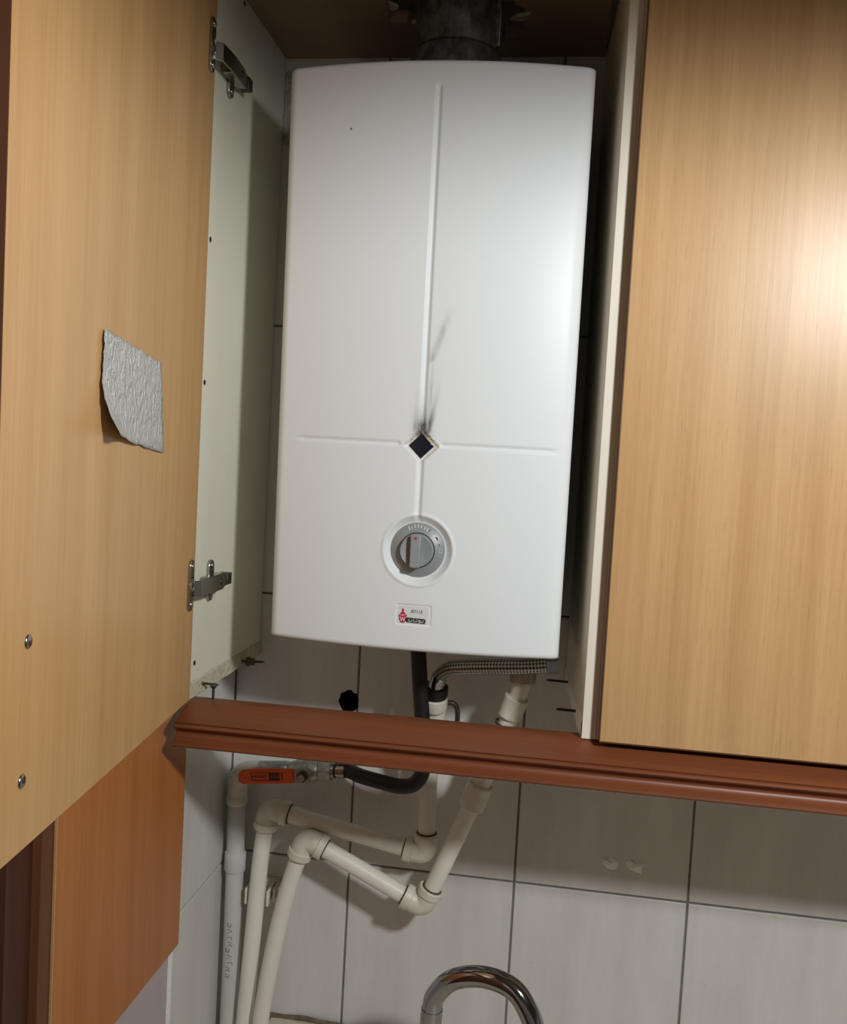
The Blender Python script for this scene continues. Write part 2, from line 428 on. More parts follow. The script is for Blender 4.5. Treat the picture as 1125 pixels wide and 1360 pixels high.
splat('adhesive_dab', 0.6725, 0.0445, 0.013, 'white dab of old adhesive on tile, right of a pair', 5)

# ================================================================== countertop and base cabinet (just under the frame)
ct = thing('countertop', (1.2, -0.3, -0.33), 'beige countertop with low upstand at the foot of the tiles', 'countertop')
MB().box(0.0605, 2.5, -0.60, -0.001, -0.33, -0.30).build('slab', 'counter', ct, bevel=0.003)
MB().box(0.1405, 2.5, -0.021, -0.0012, -0.2998, -0.2545).build('upstand', 'counter', ct, bevel=0.002)
cb = MB(); pts = [(0.13+0.03*k, -0.0045+random.uniform(-0.002, 0.002), -0.2535+random.uniform(-0.0015, 0.003)) for k in range(40)]
cb.tube(pts, [0.0035+random.uniform(-0.001, 0.002) for _ in pts], n=8).build('sealant', 'caulk', ct)
bc = thing('base_cabinet', (1.2, -0.3, -1.2), 'brown base cabinet below the beige countertop', 'cabinet')
MB().box(0.0605, 2.5, -0.56, -0.002, -1.1, -0.331).build('carcase', 'panelwood', bc)
MB().box(0.0605, 2.5, -0.50, -0.002, -1.2, -1.1).build('plinth', 'deepwood', bc)
for k in range(5):
    d_ = MB().box(0.065+k*0.487, 0.065+k*0.487+0.482, -0.579, -0.5605, -1.09, -0.34).build('door', 'oak', bc, bevel=0.002)

# ================================================================== heater cabinet
cabz0, cabz1 = 0.307, 1.206
cab = thing('wall_cabinet', (0.335, -0.14, cabz0), 'open cream wall cabinet around the water heater, wooden door swung left', 'cabinet')
pl = MB().box(0.079, 0.095, -0.28, -0.002, cabz0, cabz1).build('side_panel', 'cream', cab, bevel=0.0006)
XR0, XRB = 0.5735, 0.556      # right panel stands slightly askew: front and back x
def skew(y): return XR0 + (XRB-XR0)*(y+0.28)/0.278
MB().prism([(skew(-0.2795), -0.2795, cabz0), (skew(-0.2795)+0.016, -0.2795, cabz0), (skew(-0.002)+0.016, -0.002, cabz0), (skew(-0.002), -0.002, cabz0)], None, (0, 0, cabz1-cabz0)).build('side_panel', 'cream', cab, smooth=False)
MB().box(0.5735, 0.5895, -0.2802, -0.2796, cabz0, cabz1).build('edge_band', 'creamedge', cab, smooth=False)
# strips where the bottom board was broken away
rs = MB(); n = 24; ys = [-0.2795+0.277*k/n for k in range(n+1)]
random.seed(11)
vs = []
for y in ys: vs += [(0.0949, y, cabz0+0.0002), (0.0959+random.uniform(0, .0008), y, cabz0+0.0004), (0.0958+random.uniform(0, .0008), y, cabz0+0.019+random.uniform(-.0015, .0015)), (0.0949, y, cabz0+0.022+random.uniform(-.001, .001))]
fs = []
for k in range(n):
    for q in range(3): fs.append((k*4+q, k*4+q+1, k*4+q+5, k*4+q+4))
rs.add(vs, fs).build('raw_strip', 'raw', cab, smooth=False)
rs = MB(); vs = []
for y in ys:
    x = skew(y); vs += [(x+0.0001, y, cabz0+0.0002), (x-0.001-random.uniform(0, .0008), y, cabz0+0.0004), (x-0.001-random.uniform(0, .0008), y, cabz0+0.018+random.uniform(-.002, .002)), (x+0.0001, y, cabz0+0.021)]
rs.add(vs, fs).build('raw_strip', 'residue', cab, smooth=False)
# top board with a rough hole for the flue
FX, FY = 0.3635, -0.13
random.seed(21)
tb = MB(); n = 72; inner = []; outer = []
x0, x1, y0, y1 = 0.0952, 0.5555, -0.2795, -0.002
for k in range(n):
    a = 2*math.pi*k/n; c_, s_ = math.cos(a), math.sin(a)
    r = 0.088+0.012*math.sin(2*a+0.6)+0.006*math.sin(5*a)+random.uniform(-0.004, 0.004)
    if 2.5 < a < 2.95: r -= 0.022
    if 0.1 < a < 0.4: r -= 0.018
    inner.append((FX+r*c_, FY+r*s_))
    t = min((x1-FX)/c_ if c_ > 1e-6 else 9, (x0-FX)/c_ if c_ < -1e-6 else 9, (y1-FY)/s_ if s_ > 1e-6 else 9, (y0-FY)/s_ if s_ < -1e-6 else 9)
    outer.append((FX+t*c_, FY+t*s_))
for i, (cx, cy) in enumerate(((x0, y0), (x0, y1), (x1, y0), (x1, y1))):
    j = min(range(n), key=lambda q: (outer[q][0]-cx)**2+(outer[q][1]-cy)**2); outer[j] = (cx, cy)
vs = [(x, y, 1.19) for x, y in outer]+[(x, y, 1.19) for x, y in inner]+[(x, y, 1.2055) for x, y in inner]+[(x, y, 1.2055) for x, y in outer]
fs = []
for l in range(4):
    l2 = (l+1) % 4
    for k in range(n): fs.append((l*n+k, l*n+(k+1) % n, l2*n+(k+1) % n, l2*n+k))
tb.add(vs, fs).build('top_panel', 'topboard', cab, smooth=False)
# splintered bits left round the hole
for (a, L_) in ((2.72, 0.034), (0.25, 0.03), (3.3, 0.02)):
    c_, s_ = math.cos(a), math.sin(a); p0 = Vector((FX+0.098*c_, FY+0.098*s_, 1.196)); d_ = Vector((-c_, -s_, -0.15)); t_ = Vector((-s_, c_, 0))
    MB().prism([p0-t_*0.014, p0+t_*0.012, p0+d_*L_+t_*0.003, p0+d_*L_*0.8-t_*0.006], None, (0, 0, 0.004)).build('splinter', 'raw', cab, smooth=False)
# drill holes along the panel's front edge
for y, z in ((-0.1827, 1.1832), (-0.266, 0.868), (-0.266, 0.6964), (-0.262, 0.3495)):
    MB().lathe((0.0951, y, z), (1, 0, 0), [(-0.0001, 0.0034), (0.0002, 0.0034), (0.0002, 0.0028), (0.0001, 0.0)], n=16).build('drill_hole', 'knobgap', cab)

# door: swung open, local frame e (along door), n (out of the inner face)
D0 = Vector((0.100, -0.285, 0)); e = Vector((0.05, -0.465, 0)).normalized(); nn = Vector((-e.y, e.x, 0)).normalized()   # nn points +x
if nn.x < 0: nn = -nn
def dpt(s_, z, h=0.0): return D0+e*s_+nn*h+Vector((0, 0, z))
DL = 0.4925
dm = MB()
dm.prism([dpt(0, 0.309), dpt(DL, 0.309), dpt(DL, 0.309, -0.017), dpt(0, 0.309, -0.017)], None, (0, 0, 0.893))
door = dm.build('door', 'door', cab, bevel=0.0008)
MB().prism([dpt(DL+0.0001, 0.309, 0.0002), dpt(DL+0.0012, 0.309, 0.0002), dpt(DL+0.0012, 0.309, -0.017), dpt(DL+0.0001, 0.309, -0.017)], None, (0, 0, 0.893)).build('edge_band', 'edgeband', door, smooth=False)
def pan_screw(name, c, ax, r, m, parent):
    o = MB().lathe(c, ax, [(-0.001, r*0.5), (0.0, r), (0.0008, r), (0.0018, r*0.75), (0.0022, r*0.4), (0.0022, 0.0)], n=20).build(name, m, parent, angle=60)
    return o
pan_screw('handle_screw', dpt(0.4412, 0.4686), nn, 0.0055, 'steel', door)
pan_screw('handle_screw', dpt(0.4454, 0.3638), nn, 0.0055, 'steel', door)

def hinge(zc, flip):
    """concealed hinge: cup plate on the door, arm, wing plate on the side panel"""
    cup = MB(); hz = 0.031
    prof = []
    for k in range(9):
        a = math.pi*k/8; prof.append((0.021+0.008*math.cos(a), hz-0.008+0.008*math.sin(a)))
    for k in range(9):
        a = math.pi+math.pi*k/8; prof.append((0.021+0.008*math.cos(a), -hz+0.008+0.008*math.sin(a)))
    zo = zc+0.004
    cup.prism([dpt(s_, zo+z, 0.0002) for s_, z in prof], None, nn*0.003)
    h = cup.build('hinge', 'steel', cab, bevel=0.0006)
    cupb = MB().lathe(dpt(0.021, zo, 0.003), nn, [(-0.002, 0.0085), (0.001, 0.0085), (0.0016, 0.007), (0.0005, 0.006), (0.0005, 0.0)], n=24); cupb.build('cup', 'steel', h)
    for dz in (-0.023, 0.023): pan_screw('screw', dpt(0.021, zo+dz, 0.003), nn, 0.0038, 'steel', h)
    # arm: from the cup along to the panel plate
    a0 = dpt(0.016, zc, 0.004); a1 = Vector((0.1135, -0.262, zc)); a2 = Vector((0.1135, -0.218, zc))
    up = Vector((0, 0, 1))
    am = MB(); hwa = 0.0105
    top = [a0+Vector((0.0, 0, 0)), a0+Vector((0.008, 0.006, 0)), a1+Vector((0.0015, -0.006, 0)), a1+Vector((0.0015, 0.012, 0)), a2]
    bot = [q+Vector((-0.0025, 0.001, 0)) for q in top]
    poly = top+bot[::-1]
    am.prism([q-up*hwa for q in poly], None, up*2*hwa)
    am.build('arm', 'steel', h, bevel=0.0008)
    bl = MB().box(0.0985, 0.1125, -0.258, -0.208, zc-0.0085, zc+0.0085).build('arm_block', 'steel', h, bevel=0.001)
    MB().box(0.0995, 0.114, -0.2078, -0.192, zc-0.0075, zc+0.0075).build('arm_tail', 'screwm', h, bevel=0.001)
    # wing plate with rounded ends
    wpz = MB(); pr = []
    for k in range(9):
        a = math.pi*k/8; pr.append((-0.226+0.0085*math.cos(a), zc+0.018+0.0085*math.sin(a)))
    for k in range(9):
        a = math.pi+math.pi*k/8; pr.append((-0.226+0.0085*math.cos(a), zc-0.018+0.0085*math.sin(a)))
    wpz.prism([(0.0952, y, z) for y, z in pr], None, (0.004, 0, 0)); wpz.build('wing_plate', 'steel', h, bevel=0.0008)
    for dz in (-0.019, 0.019): pan_screw('screw', Vector((0.0992, -0.226, zc+dz)), (1, 0, 0), 0.0038, 'steel', h)
    pan_screw('screw', Vector((0.1140, -0.232, zc)), (1, 0, 0), 0.0042, 'screwm', h)
hinge(0.4490, 1)
hinge(1.0760, -1)

def wood_screw(c, ax, L_, r, label, parent=None, head=True, m='screwm', name='screw'):
    prof = []; 
    if head: prof += [(-0.0022, 0.0), (-0.0022, r*2.0), (-0.001, r*1.9), (0.001, r)]
    else: prof += [(0.0, r)]
    k = 0.0016; h = 0.0016
    while h < L_*0.88:
        prof += [(h, r), (h+0.0005, r*0.62), (h+0.0011, r*0.62)]; h += k
    prof += [(L_, 0.0002)]
    return MB().lathe(c, ax, prof, n=14).build(name, m, parent, angle=60)
wood_screw((0.096, -0.236, 0.318), (1, 0.1, -0.05), 0.022, 0.0022, None, cab, head=False)
wood_screw((0.096, -0.085, 0.3145), (1, 0.1, 0.02), 0.034, 0.0022, None, cab, head=False)
lump = MB().lathe((0.106, -0.084, 0.3145), (1, 0.1, 0.02), [(-0.006, 0.001), (-0.004, 0.006), (0.0, 0.0075), (0.003, 0.005), (0.008, 0.005), (0.010, 0.001)], n=12)
lump.build('wall_plug', 'seam', cab, smooth=False)
wood_screw((skew(-0.06), -0.06, 0.3200), (-1, 0, 0.01), 0.032, 0.0024, None, cab, head=False)
wood_screw((skew(-0.20), -0.20, 0.3170), (-1, 0.05, 0.0), 0.026, 0.0024, None, cab, head=False)
vsn = wood_screw((0.1245, -0.271, 0.3235), (0, 0, -1), 0.016, 0.0022, None)
tag(vsn, 'dark loose screw standing upright on the left end of the brown moulding', 'screw')

# ================================================================== right-hand cabinet
rc = thing('wall_cabinet', (1.04, -0.14, cabz0), 'closed oak-fronted wall cabinet right of the water heater', 'cabinet')
MB().box(0.5899, 0.6055, -0.28, -0.002, cabz0, cabz1).build('side_panel', 'cream', rc, bevel=0.0006)
MB().box(1.474, 1.490, -0.28, -0.002, cabz0, cabz1).build('side_panel', 'cream', rc, bevel=0.0006)
MB().box(0.6056, 1.4739, -0.28, -0.002, 0.309, 0.325).build('bottom_panel', 'cream', rc)
MB().box(0.6056, 1.4739, -0.28, -0.002, 1.19, cabz1).build('top_panel', 'cream', rc)
for (xa, xb) in ((0.5930, 1.0395), (1.0425, 1.4885)):
    d_ = MB().box(xa, xb, -0.2985, -0.2815, 0.3105, 1.202).build('door', 'oak', rc, bevel=0.0008)
    for q in (xa-0.0008, xb-0.0002):
        MB().box(q, q+0.001, -0.2983, -0.2815, 0.3105, 1.202).build('edge_band', 'edgeband', d_, smooth=False)
    MB().box(xa, xb, -0.2983, -0.2815, 0.3094, 0.3104).build('edge_band', 'edgeband', d_, smooth=False)

# ================================================================== light-rail moulding under the cabinets
prof = [(-0.258, 0.3065), (-0.2775, 0.3065), (-0.280, 0.3055), (-0.3180, 0.2905), (-0.3168, 0.2893), (-0.3185, 0.2889), (-0.3212, 0.2880), (-0.3225, 0.2866), (-0.3216, 0.2850), (-0.3195, 0.2842)]
for k in range(1, 9):
    t = k/9; a = math.pi*t
    prof.append((-0.3195+0.0065*math.sin(a), 0.2842-0.0150*t))
prof += [(-0.3215, 0.2690), (-0.3240, 0.2672), (-0.3245, 0.2645), (-0.3225, 0.2622), (-0.316, 0.2612), (-0.258, 0.2612)]
mo = thing('cornice_moulding', (0.8, -0.29, 0.2612), 'reddish-brown profiled wooden moulding running under the wall cabinets', 'moulding')
MB().prism([(0.097, y, z) for y, z in prof], None, (1.395, 0, 0)).build('rail', 'mahogany', mo, angle=28)
MB().prism([(0.0962, y, z) for y, z in prof], None, (0.0007, 0, 0)).build('end_cut', 'edgeband', mo, smooth=False)

# ================================================================== the water heater
hx0, hx1, hz0, hz1 = 0.1785, 0.5415, 0.3860, 1.0820
hxc = 0.3645; hw = (hx1-hx0)/2; hmid = (hx0+hx1)/2
DXC, DZC = 0.3665, 0.5090       # dial centre
BX0, BX1, BZ0, BZ1 = 0.3452, 0.3862, 0.4190, 0.4428   # badge
heater = thing('water_heater', (hmid, -0.12, hz0), 'white enamel gas water heater with black diamond window and grey knob', 'water heater')
def ss(t): t = max(0.0, min(1.0, t)); return t*t*(3-2*t)
RE = 0.011
def front_y(x, z, relief=True):
    u = (x-hmid)/hw
    y = -0.236-0.024*(1-u*u)
    d = min(x-hx0, hx1-x)
    if d < RE: y += RE-math.sqrt(max(0, RE*RE-(RE-d)**2))
    d = min(z-hz0, hz1-z); r2 = 0.006
    if d < r2: y += r2-math.sqrt(max(0, r2*r2-(r2-d)**2))
    if not relief: return y
    dx = x-hxc; out = 0.0
    def bump(t, w_): return (math.cos(math.pi*min(1, abs(t)/w_))+1)/2
    if z > 0.60:                                     # long ridge
        out = min(out, -0.0030*bump(dx, 0.0050)*ss((1.055-z)/0.006)*ss((z-0.640)/0.004))
    if 0.54 < z < 0.63: out = min(out, -0.0030*bump(dx, 0.0054))
    q = abs(dx)+abs(z-0.6335)                        # diamond boss
    out = min(out, -0.0028*ss((0.0225-q)/0.005))
    if 0.624 < z < 0.646:                            # side creases
        if dx < 0: en = ss((x-0.2070)/0.004)*ss((0.3400-x)/0.004)
        else: en = ss((x-0.3860)/0.004)*ss((0.5210-x)/0.004)
        out -= 0.0018*bump(z-0.6355, 0.0045)*en
    r = math.hypot(x-DXC, z-DZC)                     # dial dish
    if r < 0.046:
        dish = ss((0.0425-r)/0.010)
        rim = 0.0009*bump(r-0.0425, 0.004)
        out = out*(1-dish)-0.0065*dish+rim*(1-dish)
    e_ = min(x-BX0, BX1-x, z-BZ0, BZ1-z)             # badge recess
    if e_ > -0.001: out -= 0.0012*ss((e_+0.001)/0.0014)
    return y-out
def axis_pts(a, b_, fine, coarse, spans, edge):
    pts = []; t = a
    while t < b_-1e-6:
        pts.append(t)
        step = coarse
        if t-a < edge or b_-t < edge+0.001: step = 0.0012
        for s0, s1, st in spans:
            if s0-1e-9 <= t < s1: step = min(step, st)
            elif t < s0 < t+step: step = s0-t
        t += step
    pts.append(b_); return pts
xs = axis_pts(hx0, hx1, 0.001, 0.006, [(0.318, 0.414, 0.001)], 0.012)
zs = axis_pts(hz0, hz1, 0.001, 0.007, [(0.414, 0.447, 0.0009), (0.462, 0.556, 0.001), (0.610, 0.662, 0.001), (0.662, 0.80, 0.0025), (1.044, 1.06, 0.0015)], 0.007)
nx, nz_ = len(xs), len(zs); V = []; F = []; soot = []; rust = []
def fbm(x, z, s_): return noise.noise(Vector((x*s_, z*s_*0.35, 1.7)))
for z in zs:
    for x in xs:
        V.append((x+(hx1-x)/(hx1-hx0)*(0.0028-0.0058*(z-hz0)/(hz1-hz0)), front_y(x, z), z))
        dx = x-hxc; h = z-0.6335; so = 0.0
        q = abs(dx)+abs(h)
        if h > -0.01 and abs(dx) < 0.04:
            n_ = fbm(x, z, 160)*0.5+0.5
            # scorch just above the window, two fading streaks and a smear up the right of the ridge
            so = max(so, 1.0*math.exp(-(dx/0.0090)**2)*ss((h-0.006)/0.006)*math.exp(-max(0, h-0.026)/0.012))
            c1 = 0.0070+0.17*(h-0.015); so = max(so, 0.95*math.exp(-((dx-c1)/0.0038)**2)*ss((h-0.010)/0.008)*math.exp(-max(0, h-0.030)/0.018))
            c2 = -0.0085; so = max(so, 0.7*math.exp(-((dx-c2)/0.0028)**2)*ss((h-0.012)/0.008)*math.exp(-max(0, h-0.022)/0.016))
            c3 = 0.0065+0.03*h; so = max(so, 0.42*math.exp(-((dx-c3)/0.0022)**2)*ss((h-0.02)/0.02)*ss((0.12-h)/0.06)*(0.4+0.9*n_))
            c4 = 0.0105+0.30*(h-0.11); so = max(so, 0.55*math.exp(-((dx-c4)/0.0042)**2)*ss((h-0.095)/0.010)*ss((0.170-h)/0.045)*(0.35+0.9*n_))
            so = max(so, 0.16*math.exp(-((dx-0.013)/0.007)**2)*ss((h-0.02)/0.03)*ss((0.13-h)/0.06)*n_)
        soot.append(min(1.0, so))
        rust.append((0.25+0.6*ss((h+0.002)/0.008)+0.3*ss((dx-0.002)/0.008))*ss((0.0245-q)/0.004)*ss((q-0.014)/0.002) if abs(dx) < 0.03 else 0.0)
for j in range(nz_-1):
    for i in range(nx-1):
        F.append((j*nx+i, j*nx+i+1, (j+1)*nx+i+1, (j+1)*nx+i))
# sides back towards the wall
loop = [i for i in range(nx)]+[j*nx+nx-1 for j in range(1, nz_)]+[(nz_-1)*nx+i for i in range(nx-2, -1, -1)]+[j*nx for j in range(nz_-2, 0, -1)]
base = len(V)
for i in loop: V.append((V[i][0], -0.028, V[i][2])); soot.append(0.0); rust.append(0.0)
for k in range(len(loop)):
    k2 = (k+1) % len(loop); F.append((loop[k], base+k, base+k2, loop[k2]))
F.append(tuple(base+k for k in range(len(loop))))
hb = MB().add(V, F); casing = hb.build('casing', 'enamel', heater, angle=50)
me = casing.data
for nm, dat in (('soot', soot), ('rust', rust)):
    at = me.attributes.new(nm, 'FLOAT', 'POINT'); at.data.foreach_set('value', dat)
# wall hanger behind
MB().box(0.22, 0.50, -0.0278, -0.001, 0.98, 1.02).build('hanger', 'galv', heater)
# diamond window
yw = front_y(hxc, 0.6335)-0.0002; r_ = 0.0152
wd = MB(); wd.prism([(hxc-r_, yw+0.001, 0.6335), (hxc, yw+0.001, 0.6335-r_), (hxc+r_, yw+0.001, 0.6335), (hxc, yw+0.001, 0.6335+r_)], None, (0, -0.0014, 0))
tag(wd.build('window', 'glassblack', heater, bevel=0.0003), 'black diamond-shaped flame window')
# dial ring, knob
yd = front_y(DXC, DZC)
ringo = MB().lathe((DXC, yd+0.0006, DZC), (0, -1, 0), [(0, 0.0330), (0.0012, 0.0330), (0.0020, 0.0322), (0.0052, 0.0225), (0.0056, 0.0215), (0.0030, 0.0205), (0.003, 0.0)], n=72)
dial = tag(ringo.build('dial', 'dial', heater, angle=40), 'grey conical dial ring with temperature marks')
tag(MB().lathe((DXC, yd-0.001, DZC), (0, -1, 0), [(0, 0.0212), (0.0034, 0.0212), (0.0034, 0.0)], n=48).build('knob_gap', 'knobgap', heater))
kx = DXC-0.0
knob = MB().lathe((kx, yd-0.003, DZC), (0, -1, 0), [(0, 0.0203), (0.0085, 0.0200), (0.0105, 0.0188), (0.0098, 0.0170), (0.0080, 0.0), ], n=64).build('knob', 'greyplastic', heater, angle=40)
g = MB(); hwid = 0.0062
gp = []
for k in range(9):
    a = -math.asin(hwid/0.0200)+2*math.asin(hwid/0.0200)*k/8; gp.append((kx+0.0200*math.sin(a), DZC+0.0200*math.cos(a)))
for k in range(9):
    a = math.pi-math.asin(hwid/0.0200)+2*math.asin(hwid/0.0200)*k/8; gp.append((kx+0.0200*math.sin(a), DZC+0.0200*math.cos(a)))
g.prism([(x, yd-0.004, z) for x, z in gp], None, (0, -0.0175, 0)).build('grip', 'greyplastic', knob, bevel=0.0012)
MB().lathe((kx-0.0003, yd-0.0214, DZC+0.0155), (0, -1, 0), [(0, 0.0019), (0.0003, 0.0019), (0.0003, 0.0)], n=16).build('pointer_dot', 'red', knob)
# marks printed round the dial: small flames at the top, bar, flame and square on the right
def dial_pt(ang, r, lift=0.0006):
    h = 0.0020+0.0032*(0.0322-r)/(0.0322-0.0225)
    return Vector((DXC+r*math.sin(ang), yd+0.0006-h-lift, DZC+r*math.cos(ang)))
mk = 0
for ang, r0, r1, wd_, mm in ((-0.42, 0.0255, 0.0305, 0.0011, 'paleink'), (-0.30, 0.026, 0.0295, 0.0007, 'paleink'), (-0.16, 0.027, 0.031, 0.0008, 'paleink'), (-0.02, 0.027, 0.0312, 0.0008, 'paleink'), (0.12, 0.027, 0.031, 0.0009, 'paleink'),
                          (0.27, 0.0262, 0.0305, 0.0008, 'paleink'), (0.42, 0.0255, 0.0295, 0.0011, 'paleink'), (0.50, 0.0265, 0.030, 0.0005, 'ink'), (0.62, 0.0262, 0.0300, 0.0007, 'paleink'),
                          (0.98, 0.0268, 0.0282, 0.0030, 'ink'), (1.02, 0.0290, 0.0300, 0.0030, 'paleink'), (1.28, 0.0272, 0.0278, 0.0018, 'ink')):
    a_, b_ = dial_pt(ang, r0), dial_pt(ang, r1); t_ = Vector((math.cos(ang), 0, -math.sin(ang)))*wd_
    MB().prism([a_-t_, a_+t_, b_+t_*0.5, b_-t_*0.5], None, (0, 0.0004, 0)).build('dial_mark', mm, dial, smooth=False)
sq = MB()
for (a0, r0, a1, r1) in ((1.48, 0.0262, 1.62, 0.0262), (1.48, 0.0296, 1.62, 0.0296), (1.48, 0.0262, 1.48, 0.0296), (1.62, 0.0262, 1.62, 0.0296)):
    sq.tube([dial_pt(a0, r0, 0.0001), dial_pt(a1, r1, 0.0001)], 0.0003, n=6)
sq.build('dial_mark', 'paleink', dial)

# badge
yb = front_y((BX0+BX1)/2, (BZ0+BZ1)/2)-0.0001
def rrect(x0, x1, z0, z1, r, n=5):
    out = []
    for (cx, cz, a0) in ((x1-r, z1-r, 0), (x0+r, z1-r, 90), (x0+r, z0+r, 180), (x1-r, z0+r, 270)):
        for k in range(n+1):
            a = math.radians(a0+90*k/n); out.append((cx+r*math.cos(a), cz+r*math.sin(a)))
    return out
badge = MB().prism([(x, yb+0.0004, z) for x, z in rrect(BX0+0.0012, BX1-0.0012, BZ0+0.0012, BZ1-0.0012, 0.0025)], None, (0, -0.0008, 0)).build('badge', 'badge', heater, bevel=0.0002)
ybf = yb-0.0005
def flat(name, poly, m_, parent, th=0.0002, y=None):
    y = ybf if y is None else y
    return MB().prism([(x, y+0.0001, z) for x, z in poly], None, (0, -th-0.0001, 0)).build(name, m_, parent, smooth=False)
pill = rrect(0.3572, 0.3815, 0.4212, 0.4272, 0.002)
pill = [(x, z-(x-0.369)*0.03) for x, z in pill]
flat('logo_bar', pill, 'ink', badge)
fx, fz = 0.3535, 0.4292
fl = MB()
flame_out = [(0, 0.0105), (0.0016, 0.007), (0.0012, 0.005), (0.0036, 0.003), (0.0028, 0.0015), (0.0054, 0.0016), (0.0048, -0.002), (0.0046, -0.005), (0.0026, -0.0085), (0, -0.0095),
             (-0.0026, -0.0085), (-0.0046, -0.005), (-0.0048, -0.002), (-0.0054, 0.0012), (-0.0028, 0.0012), (-0.0036, 0.003), (-0.0012, 0.005), (-0.0016, 0.007)]
flat('flame_logo', [(fx+a*0.95, fz+b_*0.95) for a, b_ in flame_out], 'red', badge)
wl = MB()
for p_, q_ in (((-0.0030, -0.0012), (-0.0016, -0.0066)), ((-0.0016, -0.0066), (0, -0.0022)), ((0, -0.0022), (0.0016, -0.0066)), ((0.0016, -0.0066), (0.0030, -0.0012)), ((-0.0022, 0.0006), (0.0022, 0.0008))):
    wl.tube([(fx+p_[0], ybf-0.0002, fz+p_[1]), (fx+q_[0], ybf-0.0002, fz+q_[1])], 0.00045, n=6)
wl.build('logo_strokes', 'badge', badge)

def text(name, body, size, org, u, v, m_, parent, shear=0.0, ext=0.0001, align='LEFT'):
    """flat lettering: org is the lower-left corner, u/v the writing directions"""
    cu = bpy.data.curves.new(name, 'FONT'); cu.body = body; cu.size = size; cu.extrude = ext; cu.shear = shear; cu.align_x = align
    t = bpy.data.objects.new(name, cu); C.objects.link(t); bpy.context.view_layer.update()
    me_ = bpy.data.meshes.new_from_object(t.evaluated_get(bpy.context.evaluated_depsgraph_get()))
    bpy.data.objects.remove(t, do_unlink=True)
    u, v = Vector(u).normalized(), Vector(v).normalized(); w__ = u.cross(v)
    b_ = MB(); b_.add([Vector(org)+u*q.co.x+v*q.co.y+w__*q.co.z for q in me_.vertices], [tuple(p.vertices) for p in me_.polygons])
    return b_.build(name, m_, parent, smooth=False)
text('lettering', 'B3115', 0.0055, (0.3628, ybf-0.0002, 0.4335), (1, 0, -0.02), (0.0, 0, 1), 'ink', badge, shear=0.3)
# the maker's name in Persian letters on the dark bar, drawn stroke by stroke (right to left: be, vav, te, alef, nun)
st = MB()
def stroke(pts, r=0.00036): st.tube([(0.3585+a, ybf-0.0003, 0.4222+b_-a*0.03) for a, b_ in pts], r, n=6)
stroke([(0.0202, 0.0036), (0.0204, 0.0018), (0.0196, 0.0012), (0.0170, 0.0012)])                                   # be
stroke([(0.0186, 0.0002), (0.0190, 0.0002)], 0.0004)
stroke([(0.0170, 0.0012), (0.0164, 0.0030), (0.0150, 0.0034), (0.0144, 0.0024), (0.0150, 0.0014), (0.0166, 0.0014), (0.0162, 0.0002), (0.0148, -0.0004)])  # vav
stroke([(0.0128, 0.0034), (0.0128, 0.0016), (0.0120, 0.0012), (0.0092, 0.0012), (0.0086, 0.0018), (0.0086, 0.0044)])   # te + alef
stroke([(0.0112, 0.0040), (0.0114, 0.0040)], 0.0004); stroke([(0.0122, 0.0040), (0.0124, 0.0040)], 0.0004)
stroke([(0.0066, 0.0032), (0.0066, 0.0014), (0.0054, 0.0006), (0.0034, 0.0006), (0.0024, 0.0016), (0.0024, 0.0034)])   # nun
stroke([(0.0044, 0.0036), (0.0047, 0.0036)], 0.0004)
st.build('lettering', 'badge', badge)
# little chip in the enamel
MB().lathe((0.2592, front_y(0.2592, 1.004)-0.0001, 1.004), (0, -1, 0), [(0, 0.0016), (0.0003, 0.0014), (0.0003, 0.0)], n=7).build('enamel_chip', 'grout', heater, smooth=False)
# inlet and outlet stubs under the casing
for x, y in ((0.497, -0.105), (0.353, -0.113)):
    MB().lathe((x, y, 0.372), (0, 0, 1), [(0, 0.010), (0.0145, 0.010), (0.0145, 0.0)], n=6).build('connector', 'brass', heater, smooth=False)

# flue pipe
flue = thing('flue_pipe', (FX, FY, 1.0822), 'dark galvanised flue pipe rising from the heater through the cabinet top', 'pipe')
MB().lathe((FX, FY, 1.0822), (0, 0, 1), [(0, 0.074), (0.006, 0.074), (0.040, 0.0605), (0.052, 0.0575), (0.0545, 0.0565), (0.0545, 0.050)], n=64).build('collar', 'galv', flue)
MB().lathe((FX, FY, 1.1366), (0, 0, 1), [(0, 0.0550), (0.002, 0.0555), (0.004, 0.0540), (0.200, 0.0545), (0.360, 0.0545), (0.360, 0.0)], n=64).build('tube', 'galv', flue)
MB().box(FX+0.05, FX+0.0575, FY-0.02, FY-0.012, 1.142, 1.495).build('seam', 'galv', flue, bevel=0.002)
MB().lathe((FX, FY, 1.136), (0, 0, 1), [(0, 0.0562), (0.0022, 0.0562), (0.0022, 0.05)], n=64).build('joint', 'black', flue)

# strip of tape on the wall beside the heater's top left corner
tp = MB(); vs = []; 
for k in range(9):
    z = 1.172-0.105*k/8; vs += [(0.0962, -0.0015-0.001*(k % 2), z), (0.112, -0.0018-0.0012*((k+1) % 2), z), (0.112, -0.0003, z), (0.0962, -0.0003, z)]
fs = [(0, 1, 2, 3), (35, 34, 33, 32)]
for k in range(8):
    for q in range(4): fs.append((k*4+q, k*4+(q+1) % 4, k*4+4+(q+1) % 4, k*4+4+q))
tag(tp.add(vs, fs).build('tape_strip', 'foil', smooth=False), 'silvery tape strip on the wall beside the heater top left corner', 'tape')

